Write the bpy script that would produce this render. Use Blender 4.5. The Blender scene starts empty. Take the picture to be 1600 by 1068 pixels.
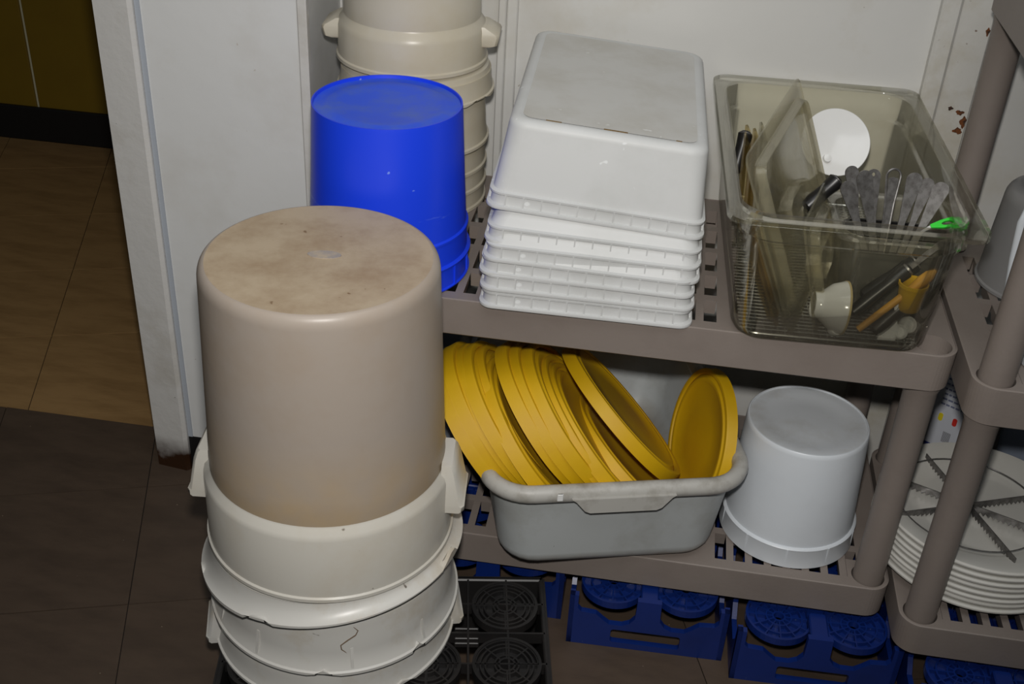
import bpy, bmesh, math, random
from mathutils import Vector, Matrix
random.seed(7)
S = bpy.context.scene
C = S.collection
PI = math.pi

# ------------------------------------------------------------------ camera, light, exposure
cam_d = bpy.data.cameras.new('camera')
cam_d.sensor_width = 36.0
cam_d.lens = 1832.8 / 1600 * 36.0
cam_d.clip_start = 0.05
cam = bpy.data.objects.new('camera', cam_d); C.objects.link(cam)
RIGHT = Vector((0.9875, 0.1504, 0.0466)); UP = Vector((-0.1197, 0.5246, 0.8429)); FWD = Vector((-0.1024, 0.8380, -0.5360))
CAM = Vector((-0.4537, -1.4021, 1.4392))
_m = Matrix((RIGHT, UP, -FWD)).transposed()
cam.matrix_world = Matrix.Translation(CAM) @ _m.to_4x4()
S.camera = cam

w = bpy.data.worlds.new('world'); S.world = w
w.use_nodes = True
bg = w.node_tree.nodes['Background']
bg.inputs[0].default_value = (0.80, 0.92, 1.0, 1); bg.inputs[1].default_value = 0.035

fl_d = bpy.data.lights.new('camera_flash', 'SPOT')          # the flash on top of the camera
fl_d.energy = 70; fl_d.spot_size = math.radians(82); fl_d.spot_blend = 0.9; fl_d.shadow_soft_size = 0.028
fl_d.color = (1.0, 0.97, 0.93)
fl = bpy.data.objects.new('camera_flash', fl_d); C.objects.link(fl)
fl.location = CAM + UP * 0.115 + RIGHT * 0.0
fl.rotation_euler = (FWD + UP * 0.02 - RIGHT * 0.05).to_track_quat('-Z', 'Y').to_euler()

ce_d = bpy.data.lights.new('ceiling_fluorescent', 'AREA')     # the room's fluorescent ceiling fixture
ce_d.shape = 'RECTANGLE'; ce_d.size = 1.6; ce_d.size_y = 1.2; ce_d.energy = 14; ce_d.color = (0.97, 0.99, 1.0)
ce = bpy.data.objects.new('ceiling_fluorescent', ce_d); C.objects.link(ce); ce.location = (-.3, -.9, 2.55)

S.cycles.transparent_max_bounces = 48
S.view_settings.view_transform = 'Standard'; S.view_settings.look = 'None'
S.view_settings.exposure = 0.0; S.view_settings.gamma = 1.0; S.view_settings.use_curve_mapping = False

# ------------------------------------------------------------------ materials
def lin(c): return tuple(((x/255)/12.92 if x/255 <= .04045 else ((x/255+.055)/1.055)**2.4) for x in c) + (1,)
def mat(name, col, rough=.45, dirt=None, amt=.5, scale=8, lo=.45, hi=.7, spots=None, spot_scale=40, spot_lo=.72,
        trans=0, trans_col=None, metal=0, bump=0, bump_scale=60, spec=.5, stretch=None, stain=None):
    m = bpy.data.materials.new(name); m.use_nodes = True
    nt = m.node_tree; N = nt.nodes; L = nt.links
    b = N['Principled BSDF']; out = N['Material Output']
    b.inputs['Roughness'].default_value = rough; b.inputs['Metallic'].default_value = metal
    b.inputs['Specular IOR Level'].default_value = spec
    rgb = N.new('ShaderNodeRGB'); rgb.outputs[0].default_value = lin(col); cur = rgb.outputs[0]
    tc = N.new('ShaderNodeTexCoord'); vec = tc.outputs['Object']
    if stretch:
        mp = N.new('ShaderNodeMapping'); mp.inputs['Scale'].default_value = stretch; L.new(vec, mp.inputs[0]); vec = mp.outputs[0]
    def layer(cur, c2, sc, l, h, a, detail=6, src=vec):
        nz = N.new('ShaderNodeTexNoise'); nz.inputs['Scale'].default_value = sc; nz.inputs['Detail'].default_value = detail
        nz.inputs['Roughness'].default_value = .65; L.new(src, nz.inputs['Vector'])
        mr = N.new('ShaderNodeMapRange'); mr.inputs[1].default_value = l; mr.inputs[2].default_value = h; mr.inputs[4].default_value = a
        L.new(nz.outputs[0], mr.inputs[0])
        mx = N.new('ShaderNodeMix'); mx.data_type = 'RGBA'; L.new(mr.outputs[0], mx.inputs[0]); L.new(cur, mx.inputs[6])
        mx.inputs[7].default_value = lin(c2); return mx.outputs[2]
    if dirt: cur = layer(cur, dirt, scale, lo, hi, amt)
    if spots: cur = layer(cur, spots, spot_scale, spot_lo, spot_lo + .03, .8, 2, tc.outputs['Object'])
    if stain:      # (axis, from, to, colour, amount): a discoloured zone along one axis of the piece, broken up by noise
        for ax, f, t, c2, a in stain:
            sp = N.new('ShaderNodeSeparateXYZ'); L.new(tc.outputs['Object'], sp.inputs[0])
            mr = N.new('ShaderNodeMapRange'); mr.inputs[1].default_value = f; mr.inputs[2].default_value = t
            L.new(sp.outputs[ax], mr.inputs[0])
            nz = N.new('ShaderNodeTexNoise'); nz.inputs['Scale'].default_value = 26; nz.inputs['Detail'].default_value = 8; L.new(tc.outputs['Object'], nz.inputs['Vector'])
            mu = N.new('ShaderNodeMath'); mu.operation = 'MULTIPLY'; L.new(mr.outputs[0], mu.inputs[0]); L.new(nz.outputs[0], mu.inputs[1])
            mu2 = N.new('ShaderNodeMath'); mu2.operation = 'MULTIPLY'; mu2.use_clamp = True; L.new(mu.outputs[0], mu2.inputs[0]); mu2.inputs[1].default_value = 2*a
            mx = N.new('ShaderNodeMix'); mx.data_type = 'RGBA'; L.new(mu2.outputs[0], mx.inputs[0]); L.new(cur, mx.inputs[6]); mx.inputs[7].default_value = lin(c2); cur = mx.outputs[2]
    L.new(cur, b.inputs['Base Color'])
    if bump:
        nz = N.new('ShaderNodeTexNoise'); nz.inputs['Scale'].default_value = bump_scale; nz.inputs['Detail'].default_value = 5; L.new(vec, nz.inputs['Vector'])
        bp = N.new('ShaderNodeBump'); bp.inputs['Strength'].default_value = bump; bp.inputs['Distance'].default_value = .004
        L.new(nz.outputs[0], bp.inputs['Height']); L.new(bp.outputs[0], b.inputs['Normal'])
    if trans:
        tr = N.new('ShaderNodeBsdfTranslucent'); ms = N.new('ShaderNodeMixShader'); ms.inputs[0].default_value = trans
        if trans_col: tr.inputs[0].default_value = lin(trans_col)
        else: L.new(cur, tr.inputs[0])
        L.new(b.outputs[0], ms.inputs[1]); L.new(tr.outputs[0], ms.inputs[2]); L.new(ms.outputs[0], out.inputs[0])
    return m
def clear(name, tint, haze, haze_col, rough=.08, gloss=.5):
    m = bpy.data.materials.new(name); m.use_nodes = True
    nt = m.node_tree; N = nt.nodes; L = nt.links; N.remove(N['Principled BSDF']); out = N['Material Output']
    t = N.new('ShaderNodeBsdfTransparent'); t.inputs[0].default_value = lin(tint)
    d = N.new('ShaderNodeBsdfDiffuse'); d.inputs[0].default_value = lin(haze_col)
    tc = N.new('ShaderNodeTexCoord'); nz = N.new('ShaderNodeTexNoise'); nz.inputs['Scale'].default_value = 22; nz.inputs['Detail'].default_value = 6; L.new(tc.outputs['Object'], nz.inputs['Vector'])
    mr = N.new('ShaderNodeMapRange'); mr.inputs[1].default_value = .35; mr.inputs[2].default_value = .75; mr.inputs[3].default_value = haze*.7; mr.inputs[4].default_value = haze*1.4; L.new(nz.outputs[0], mr.inputs[0])
    a = N.new('ShaderNodeMixShader'); L.new(mr.outputs[0], a.inputs[0]); L.new(t.outputs[0], a.inputs[1]); L.new(d.outputs[0], a.inputs[2])
    g = N.new('ShaderNodeBsdfGlossy'); g.inputs['Roughness'].default_value = rough
    fr = N.new('ShaderNodeFresnel'); fr.inputs[0].default_value = 1.5
    mu = N.new('ShaderNodeMath'); mu.operation = 'MULTIPLY'; mu.inputs[1].default_value = gloss; L.new(fr.outputs[0], mu.inputs[0])
    bm_ = N.new('ShaderNodeMixShader'); L.new(mu.outputs[0], bm_.inputs[0]); L.new(a.outputs[0], bm_.inputs[1]); L.new(g.outputs[0], bm_.inputs[2]); L.new(bm_.outputs[0], out.inputs[0])
    return m

M = {}
M['wall'] = mat('white_paint', (214,214,212), .35, (196,192,184), .5, 5, .5, .75, spots=(150,128,90), spot_scale=34, spot_lo=.735, bump=.15, bump_scale=30)
M['wall_back'] = mat('white_painted_wall', (208,207,203), .4, (186,178,160), .55, 4, .48, .72, spots=(120,105,80), spot_scale=45, spot_lo=.745, bump=.15, bump_scale=25)
M['trim'] = mat('white_gloss_trim', (206,204,200), .3, (178,172,160), .6, 9, .48, .72, spots=(60,52,44), spot_scale=60, spot_lo=.74, bump=.2,
               stain=[(2, .075, .0, (52,32,18), 1.5)])
M['rust'] = mat('rust', (112,64,28), .9, (40,34,30), .9, 160, .45, .6)
M['trim_grey'] = mat('shaded_groove_colour', (170,176,184), .5)  # shade of the groove by the casing, put into the colour
M['trim_rust'] = mat('rusty_white_trim', (204,202,196), .35, (176,166,140), .6, 8, .48, .7, spots=(96,58,26), spot_scale=38, spot_lo=.69, bump=.2)
M['yellow_wall'] = mat('yellow_wall', (120,96,16), .5, (104,80,14), .4, 3)
M['grout'] = mat('pale_seam', (190,186,160), .6)
M['black_base'] = mat('black_cove_base', (16,15,15), .5)
M['tile_dark'] = mat('dark_brown_vinyl', (80,66,54), .55, (58,47,38), .7, 6, .4, .7, spots=(176,160,140), spot_scale=70, spot_lo=.755, stretch=(1,3,1))
M['tile_light'] = mat('tan_vinyl', (154,122,80), .45, (112,84,50), .6, 5, .42, .7, stretch=(1,4,1), spots=(90,62,36), spot_scale=26, spot_lo=.735)
M['floor_base'] = mat('floor_joint', (30,24,18), .8)
M['shelf'] = mat('taupe_resin', (133,123,116), .5, (118,107,100), .5, 5, .45, .7, bump=.06, bump_scale=200)
M['bucket_old'] = mat('aged_translucent_plastic', (178,166,154), .38, (172,152,130), .6, 6, .45, .75, trans=.2, stain=[(2, .24, .10, (200,172,126), .5)], bump=.05)
M['bucket_top'] = mat('stained_bucket_base', (186,168,142), .55, (156,132,104), .8, 14, .42, .7, spots=(120,92,62), spot_scale=55, spot_lo=.72, trans=.12)
M['bucket_rim'] = mat('milky_plastic', (212,208,198), .24, (196,182,156), .5, 6, .5, .78, spots=(92,76,56), spot_scale=42, spot_lo=.75, trans=.18)
M['bucket_low'] = mat('worn_white_plastic', (210,208,202), .34, (178,160,128), .7, 7, .52, .76, spots=(80,66,50), spot_scale=36, spot_lo=.73, trans=.15)
M['crack'] = mat('crack', (110,92,72), .7)
M['back_body'] = mat('yellowed_plastic', (218,211,194), .32, (206,192,158), .6, 6, .45, .75, trans=.25)
M['blue'] = mat('royal_blue_plastic', (24,64,228), .4, (104,136,236), .55, 7, .64, .69, spots=(120,150,240), spot_scale=60, spot_lo=.745, stretch=(1,1,7))
M['blue_top'] = mat('scuffed_blue_base', (40,86,226), .5, (86,112,170), .7, 12, .45, .72, spots=(168,170,120), spot_scale=60, spot_lo=.74)
M['bin'] = mat('white_bin_plastic', (212,213,212), .5, (196,197,194), .5, 8, .45, .7, spots=(238,240,240), spot_scale=38, spot_lo=.70, trans=.12)
M['bin_top'] = mat('scuffed_bin_base', (203,202,198), .42, (184,180,170), .7, 10, .42, .7, spots=(226,226,224), spot_scale=40, spot_lo=.7, trans=.1)
M['grime'] = mat('brown_grime', (108,84,44), .8)
M['clear'] = clear('clear_polycarbonate', (252,251,245), .022, (210,206,186), .05, .62)
M['cover'] = clear('smoky_cover', (251,249,241), .11, (200,195,172), .12, .5)
M['smallpan'] = clear('cloudy_pan', (252,251,246), .085, (206,203,190), .1, .6)
M['brown_cover'] = clear('amber_cover', (247,238,210), .13, (176,152,96), .12, .5)
M['steel'] = mat('brushed_steel', (140,138,136), .42, (96,92,89), .8, 110, .4, .65, metal=.75)
M['wire'] = mat('bright_wire', (205,205,202), .25, metal=.9)
M['white_cer'] = mat('white_glaze', (228,228,226), .15, (214,212,206), .4, 8)
M['plate'] = mat('plate_glaze', (212,210,203), .16, (208,204,192), .4, 6)
M['black_pl'] = mat('black_plastic', (26,25,25), .35)
M['crate_black'] = mat('black_crate', (27,26,26), .45, (44,40,38), .6, 12)
M['crate_blue'] = mat('navy_crate', (15,40,108), .34, (12,32,88), .6, 8, spots=(80,100,140), spot_scale=60, spot_lo=.76)
M['yellow'] = mat('yellow_lid_plastic', (206,164,0), .6, (190,140,0), .6, 5, .45, .75, spots=(150,112,16), spot_scale=40, spot_lo=.76)
M['spoon'] = mat('bamboo', (216,160,54), .5, (186,128,36), .6, 20)
M['green'] = mat('lime_plastic', (40,206,44), .35)
M['tub'] = mat('grey_tub', (180,184,184), .42, (148,147,140), .7, 7, .5, .74, spots=(84,80,72), spot_scale=34, spot_lo=.74, stain=[(2, .03, .0, (120,98,60), .6)])
M['tub_rim'] = mat('grimy_grey_rim', (176,174,168), .45, (126,120,108), .8, 18, .45, .7)
M['pail'] = mat('white_pail', (214,219,224), .36, (198,202,206), .4, 6)
M['pail_top'] = mat('worn_pail_base', (204,208,212), .5, (168,164,154), .6, 9, .48, .72)
M['greypan'] = mat('blue_grey_plastic', (140,150,166), .25)
M['greybin'] = mat('slate_bin', (150,156,166), .45)
M['smoke'] = mat('smoke_grey_plastic', (148,147,146), .25, trans=.25)
M['box'] = mat('white_card', (205,208,216), .6)
M['ink'] = mat('faint_ink', (118,124,150), .7); M['ink_y'] = mat('yellow_print', (226,206,30), .6); M['ink_r'] = mat('red_print', (206,46,36), .6)
M['navy'] = mat('navy_print', (44,56,128), .6); M['ink_g'] = mat('grey_print', (110,110,114), .7)

# ------------------------------------------------------------------ mesh helpers
def link(o, parent=None):
    C.objects.link(o)
    if parent: o.parent = parent
    return o
def mesh(name, V, F, m, parent=None, smooth=True, ang=40):
    me = bpy.data.meshes.new(name); me.from_pydata([tuple(v) for v in V], [], F); me.validate()
    bm = bmesh.new(); bm.from_mesh(me); bmesh.ops.recalc_face_normals(bm, faces=bm.faces)
    lim = math.radians(ang)
    for f in bm.faces: f.smooth = smooth
    if smooth:
        for e in bm.edges:
            e.smooth = not (len(e.link_faces) == 2 and e.calc_face_angle(0) > lim)
    bm.to_mesh(me); bm.free(); me.materials.append(m)
    return link(bpy.data.objects.new(name, me), parent)
def thing(name, label, cat, loc=(0,0,0), rz=0, group=None, rot=None):
    o = bpy.data.objects.new(name, None); link(o); o.empty_display_size = .05
    if rot is not None: o.matrix_world = Matrix.Translation(Vector(loc)) @ rot.to_4x4()
    else: o.location = loc; o.rotation_euler = (0,0,rz)
    return tag(o, label, cat, group)
def tag(o, label, cat, group=None):
    o['label'] = label; o['category'] = cat
    if group: o['group'] = group
    return o
def struct(o, label=None):
    o['kind'] = 'structure'
    if label: o['label'] = label
    return o
def T3(loc=(0,0,0), rx=0, ry=0, rz=0):
    return Matrix.Translation(Vector(loc)) @ Matrix.Rotation(rz,4,'Z') @ Matrix.Rotation(ry,4,'Y') @ Matrix.Rotation(rx,4,'X')
class MB:
    def __init__(s): s.V = []; s.F = []
    def add(s, V, F, T=None):
        n = len(s.V)
        s.V += [(T @ Vector(v)) if T else Vector(v) for v in V]; s.F += [[i+n for i in f] for f in F]; return s
    def box(s, a, b, T=None):
        x0,y0,z0 = a; x1,y1,z1 = b
        return s.add([(x0,y0,z0),(x1,y0,z0),(x1,y1,z0),(x0,y1,z0),(x0,y0,z1),(x1,y0,z1),(x1,y1,z1),(x0,y1,z1)],
                     [[0,3,2,1],[4,5,6,7],[0,1,5,4],[1,2,6,5],[2,3,7,6],[3,0,4,7]], T)
    def bbox(s, a, b, c=.003, T=None):      # box with chamfered vertical and horizontal edges
        x0,y0,z0 = a; x1,y1,z1 = b; lv = []
        for z, k in ((z0,c),(z0+c,0),(z1-c,0),(z1,c)):
            lv.append([(x0+k+c,y0+k,z),(x1-k-c,y0+k,z),(x1-k,y0+k+c,z),(x1-k,y1-k-c,z),(x1-k-c,y1-k,z),(x0+k+c,y1-k,z),(x0+k,y1-k-c,z),(x0+k,y0+k+c,z)])
        return s.loft(lv, T=T)
    def loft(s, loops, cap0=True, cap1=True, T=None, closed=False):
        n = len(loops[0]); V = [v for l in loops for v in l]; F = []
        m = len(loops)
        for k in range(m if closed else m-1):
            a = k*n; b = ((k+1) % m)*n
            for i in range(n): j = (i+1) % n; F.append([a+i, a+j, b+j, b+i])
        if not closed:
            if cap0: F.append(list(range(n))[::-1])
            if cap1: F.append([(m-1)*n+i for i in range(n)])
        return s.add(V, F, T)
    def lathe(s, prof, n=72, T=None, closed=False, zf=None):
        V = []; idx = []
        for r, z in prof:
            if r <= 1e-6: idx.append([len(V)]); V.append((0,0,z))
            else:
                idx.append([len(V)+i for i in range(n)])
                for i in range(n):
                    a = 2*PI*i/n; dz = zf(a, r, z) if zf else 0
                    V.append((r*math.cos(a), r*math.sin(a), z+dz))
        F = []
        pr = list(zip(idx, idx[1:])) + ([(idx[-1], idx[0])] if closed else [])
        for A, B in pr:
            if len(A) == 1 and len(B) == 1: continue
            for i in range(n):
                j = (i+1) % n
                if len(A) == 1: F.append([A[0], B[j], B[i]])
                elif len(B) == 1: F.append([A[i], A[j], B[0]])
                else: F.append([A[i], A[j], B[j], B[i]])
        return s.add(V, F, T)
    def tube(s, pts, r, n=10, T=None, closed=False):
        pts = [Vector(p) for p in pts]; loops = []; m = len(pts); ref = None
        rr = r if isinstance(r, (list, tuple)) else [r]*m
        for i, p in enumerate(pts):
            if closed: t = pts[(i+1) % m] - pts[i-1]
            else: t = pts[min(i+1,m-1)] - pts[max(i-1,0)]
            t.normalize()
            if ref is None: ref = t.orthogonal().normalized()
            u = (ref - t*ref.dot(t)); u = u.normalized() if u.length > 1e-6 else t.orthogonal().normalized(); ref = u; v = t.cross(u)
            loops.append([p + rr[i]*(math.cos(2*PI*k/n)*u + math.sin(2*PI*k/n)*v) for k in range(n)])
        return s.loft(loops, T=T, closed=closed)
    def plate(s, outer, holes=(), t=.004, T=None):       # 2-D outline in x,y extruded to thickness t in z
        bm = bmesh.new(); E = []
        for lp in [outer] + list(holes):
            vs = [bm.verts.new((x,y,0)) for x,y in lp]
            E += [bm.edges.new((vs[i], vs[(i+1) % len(vs)])) for i in range(len(vs))]
        bmesh.ops.triangle_fill(bm, use_beauty=True, edges=E, normal=(0,0,1))
        r = bmesh.ops.extrude_face_region(bm, geom=list(bm.faces))
        for v in [g for g in r['geom'] if isinstance(g, bmesh.types.BMVert)]: v.co.z = t
        bm.verts.index_update(); bm.verts.ensure_lookup_table()
        V = [v.co.copy() for v in bm.verts]; F = [[v.index for v in f.verts] for f in bm.faces]; bm.free()
        return s.add(V, F, T)
    def build(s, name, m, parent=None, smooth=True, ang=40): return mesh(name, s.V, s.F, m, parent, smooth, ang)
def rr(w, d, r, z, cx=0, cy=0, n=6):
    P = []
    for k, (sx, sy) in enumerate(((1,1),(-1,1),(-1,-1),(1,-1))):
        for i in range(n+1):
            a = PI/2*k + PI/2*i/n
            P.append((cx + sx*(w/2-r) + r*math.cos(a), cy + sy*(d/2-r) + r*math.sin(a), z))
    return P
def rr2(w, d, r, cx=0, cy=0, n=6): return [(p[0], p[1]) for p in rr(w,d,r,0,cx,cy,n)]
def circ2(r, cx=0, cy=0, n=32, a0=0): return [(cx+r*math.cos(a0+2*PI*i/n), cy+r*math.sin(a0+2*PI*i/n)) for i in range(n)]
def copy_obj(o, parent):
    c = o.copy(); link(c); c.parent = parent; return c
def share(name, o, parent, loc=(0,0,0), rz=0):
    c = bpy.data.objects.new(name, o.data); link(c, parent); c.location = loc; c.rotation_euler = (0,0,rz); return c
ORD = ['first','second','third','fourth','fifth','sixth','seventh','eighth','ninth','tenth','eleventh','twelfth','thirteenth']

# ------------------------------------------------------------------ the setting
WY = .49          # back wall
JY = .27          # front face of the wall end beside the doorway
FLOOR = struct(mesh('floor', [(-3.6,-2.2,-.004),(1.6,-2.2,-.004),(1.6,2.0,-.004),(-3.6,2.0,-.004)], [[0,1,2,3]], M['floor_base']), 'dark brown and tan vinyl tile floor')
def clip(poly, f):
    out = []
    for i in range(len(poly)):
        a, b = poly[i], poly[(i+1) % len(poly)]; fa, fb = f(a), f(b)
        if fa >= 0: out.append(a)
        if fa*fb < 0: t = fa/(fa-fb); out.append((a[0]+(b[0]-a[0])*t, a[1]+(b[1]-a[1])*t))
    return out
TH = math.radians(17.6); ex = (math.cos(TH), math.sin(TH)); ey = (-math.sin(TH), math.cos(TH))
def tiles(o, pitch, conds, m, nx, ny, lim):
    for i in range(*nx):
        for j in range(*ny):
            g = .0009
            q = []
            for a, b in ((i*pitch+g,j*pitch+g),((i+1)*pitch-g,j*pitch+g),((i+1)*pitch-g,(j+1)*pitch-g),(i*pitch+g,(j+1)*pitch-g)):
                q.append((o[0]+a*ex[0]+b*ey[0], o[1]+a*ex[1]+b*ey[1]))
            cx = sum(p[0] for p in q)/4; cy = sum(p[1] for p in q)/4
            if not lim(cx, cy): continue
            for f in conds:
                if q: q = clip(q, f)
            if len(q) < 3: continue
            ar = abs(sum(q[k][0]*q[(k+1) % len(q)][1]-q[(k+1) % len(q)][0]*q[k][1] for k in range(len(q))))/2
            if ar < 2e-4: continue
            k = len(q); zt = random.uniform(-.0006, 0)
            ax = sum(p[0] for p in q)/k; ay = sum(p[1] for p in q)/k
            V = [(p[0]-ax,p[1]-ay,-.0038) for p in q] + [(p[0]-ax,p[1]-ay,zt) for p in q]
            F = [list(range(k))[::-1], [k+t for t in range(k)]] + [[t,(t+1) % k,k+(t+1) % k,k+t] for t in range(k)]
            ob = mesh('tile', V, F, m, FLOOR, False); ob.location = (ax, ay, 0)
tiles((-1.3217,.1955), .305, [lambda p: .374-p[1]], M['tile_dark'], (-5,7), (-6,4), lambda x,y: -2.35 < x < .75 and -.95 < y < .62)
tiles((-1.3217,.1955), .305, [lambda p: p[1]-.374, lambda p: .492-p[1], lambda p: p[0]+1.01], M['tile_dark'], (-2,7), (-4,3), lambda x,y: -1.4 < x < .95 and y < .8)
tiles((-1.7376,.6447), .305, [lambda p: p[1]-.376, lambda p: 1.64-p[1], lambda p: -1.02-p[0]], M['tile_light'], (-5,6), (-4,5), lambda x,y: -3.0 < x < -.85 and .2 < y < 1.8)

wl = struct(MB().bbox((-1.265,JY,.0),(-1.004,WY+.02,2.4),.002).build('wall_left', M['wall']), 'white painted wall end beside the doorway')
wb = struct(MB().box((-1.01,WY,0),(1.3,WY+.06,2.4)).build('wall_back', M['wall_back'], None, False), 'white painted back wall behind the shelving')
# doorway casing, with a strip coloured as the shaded groove beside it
c = MB()
c.loft([[(-1.327,JY-.006,z),(-1.268,JY-.014,z),(-1.262,JY-.008,z),(-1.262,JY+.2,z),(-1.327,JY+.2,z)] for z in (.0,.05,.3,2.4)])
struct(c.build('trim_1', M['trim'], None, False), 'white door casing with a rusty, worn foot')
struct(MB().box((-1.2615,JY-.003,.075),(-1.2535,JY+.004,2.4)).build('trim_2', M['trim_grey'], None, False), 'blue grey strip painted as the shaded groove beside the door casing')
struct(MB().box((-1.262,JY-.0015,.0),(-1.05,JY+.004,.074)).build('dark_hole_strip', M['black_base'], None, False), 'black strip painted as the dark hole at the foot of the wall')  # solid black strip stands for the shade of an open hole
struct(MB().box((-3.6,JY,2.02),(-1.26,WY,2.7)).build('wall_light_block', M['wall'], None, False), 'unseen white wall added above the doorway to block ceiling light')  # out of view, added to keep the fluorescent light off the next room
struct(MB().box((-3.6,WY,2.6),(-.9,1.72,2.66)).build('ceiling', M['wall'], None, False), 'unseen ceiling added over the dark next room to block light')  # out of view, added to shield the next room from the fixture
struct(MB().box((-1.0,WY+.06,0),(-.9,1.66,2.66)).build('wall_right', M['yellow_wall'], None, False), 'side wall of the dark next room')
# corner strip on the wall end
struct(MB().bbox((-1.007,JY-.004,0),(-.992,JY+.012,2.4),.002).build('trim_3', M['trim'], None, False), 'thin white corner strip on the wall end')
struct(MB().bbox((-.998,WY-.012,0),(-.985,WY+.005,2.4),.002).build('trim_4', M['trim'], None, False), 'white corner moulding in the inner corner')
# back-wall mouldings
c = MB().bbox((-.735,WY-.018,0),(-.722,WY+.01,2.4),.002).bbox((-.722,WY-.010,0),(-.704,WY+.01,2.4),.002)
struct(c.build('trim_5', M['wall_back'], None, False), 'white vertical moulding behind the bins')
c = MB().bbox((-.048,WY-.02,0),(-.018,WY+.01,2.4),.004)
struct(c.build('trim_6', M['trim_rust'], None, False), 'raised white vertical moulding on the right')
c = MB().bbox((-.018,WY-.010,0),(.035,WY+.01,2.4),.002)
struct(c.build('trim_7', M['trim_rust'], None, False), 'flat white board with rusty chips behind the shelf post')
rb = C.objects['trim_7']
for cx, cz, rw_, rh_ in ((.020,.772,.006,.004),(.029,.757,.005,.009),(.024,.742,.007,.005),(.004,.778,.004,.003),(.030,.905,.003,.006)):
    pl = [(rw_*(1+.35*math.sin(3*a+cz*90))*math.cos(a), rh_*(1+.3*math.cos(4*a+cx*200))*math.sin(a)) for a in [2*PI*i/14 for i in range(14)]]
    MB().plate(pl, [], .0012, T3((cx,WY-.0096,cz),PI/2)).build('rust_chip', M['rust'], rb, False)
# next room: yellow wall of large panels, black base
yb = MB().box((-3.6,1.66,0),(-.9,1.72,2.6)).build('wall_far', M['grout'], None, False); struct(yb, 'dark yellow panelled wall of the next room')
x = -2.273
for a, b in ((-3.5,-2.2775),(-2.2685,-1.05)):
    MB().bbox((a,1.652,.0),(b,1.665,2.6),.002).build('panel', M['yellow_wall'], yb, False)
struct(MB().bbox((-3.6,1.638,0),(-.9,1.653,.104),.003).build('baseboard_far', M['black_base'], None, False), 'black baseboard under the yellow wall')

# ------------------------------------------------------------------ shelving units
LIP = .058; DK = .425; CC = .032
def deck(W, D, socket):
    """slab with rounded corners, deep slots and (optionally) open post sockets"""
    b = MB(); c = CC; R_ = .034; cell = 2*c
    # slot layout
    def axis(a0, a1, pitch, slot):
        n = int((a1-a0)/pitch); off = a0 + ((a1-a0) - n*pitch + (pitch-slot))/2; out = []
        for i in range(n): out.append((off+i*pitch, off+i*pitch+slot))
        return out
    mx, my = .026, .012
    xs = []
    thirds = [(mx, W/3-.012), (W/3+.012, 2*W/3-.012), (2*W/3+.012, W-mx)]
    for a, e in thirds: xs += axis(a, e, .0295, .0180)
    ys = [(.0235+k*.0745, .0835+k*.0745) for k in range(5)]
    gx = sorted(set([0,cell,W-cell,W] + [v for p in xs for v in p])); gy = sorted(set([0,cell,D-cell,D] + [v for p in ys for v in p]))
    def inside(x, y, P, Q): return any(p[0] <= x <= p[1] for p in P) and any(q[0] <= y <= q[1] for q in Q)
    def corner(x, y): return (x < cell or x > W-cell) and (y < cell or y > D-cell)
    hole = {}
    for i in range(len(gx)-1):
        for j in range(len(gy)-1):
            x0,x1,y0,y1 = gx[i],gx[i+1],gy[j],gy[j+1]; xm=(x0+x1)/2; ym=(y0+y1)/2
            cr = corner(xm,ym)
            hole[i,j] = inside(xm,ym,xs,ys) and not cr
            if cr: hole[i,j] = None
            elif not hole[i,j]:
                b.add([(x0,y0,0),(x1,y0,0),(x1,y1,0),(x0,y1,0)],[[0,1,2,3]])
    for (i,j), h in hole.items():
        if h:
            x0,x1,y0,y1 = gx[i],gx[i+1],gy[j],gy[j+1]; z = -.024; u = .004
            for d, p, q in (((-1,0),(x0,y0),(x0,y1)),((1,0),(x1,y0),(x1,y1)),((0,-1),(x0,y0),(x1,y0)),((0,1),(x0,y1),(x1,y1))):     # cell walls, undercut
                if not hole.get((i+d[0],j+d[1])):
                    b.add([(p[0],p[1],0),(q[0],q[1],0),(q[0]+d[0]*u,q[1]+d[1]*u,z),(p[0]+d[0]*u,p[1]+d[1]*u,z)],[[0,1,2,3]])
    # corner cells: ring between outline and socket circle
    n = 40
    for sx in (0,1):
        for sy in (0,1):
            cx = c if sx == 0 else W-c; cy = c if sy == 0 else D-c; rh = .0255
            def outer(a):
                dx, dy = math.cos(a), math.sin(a); t = c/max(abs(dx),abs(dy),1e-9); px, py = dx*t, dy*t
                if (dx < 0) == (sx == 0) and (dy < 0) == (sy == 0): px, py = dx*c, dy*c
                return cx+px, cy+py
            V = []; F = []
            for k in range(n):
                a = 2*PI*(k+.0)/n; V.append(outer(a)+(0,)); V.append((cx+rh*math.cos(a), cy+rh*math.sin(a), 0)); V.append((cx+rh*math.cos(a), cy+rh*math.sin(a), -.030))
            for k in range(n):
                l = (k+1) % n; F.append([3*k,3*l,3*l+1,3*k+1]); F.append([3*k+1,3*l+1,3*l+2,3*k+2])
            F.append([3*k+2 for k in range(n)])
            b.add(V, F)
    # outer wall with a small raised bead on top
    loops = [rr(W-.004,D-.004,c,z,W/2,D/2,10) for z in (0,)] + [rr(W-.004,D-.004,c,.0015,W/2,D/2,10), rr(W,D,c,.0005,W/2,D/2,10), rr(W,D,c,-.003,W/2,D/2,10), rr(W-.002,D-.002,c,-LIP+.002,W/2,D/2,10), rr(W-.006,D-.006,c,-LIP,W/2,D/2,10), rr(W-.016,D-.016,c*.8,-LIP,W/2,D/2,10), rr(W-.016,D-.016,c*.8,-.012,W/2,D/2,10)]
    b.loft(loops, False, False)
    return b
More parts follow.
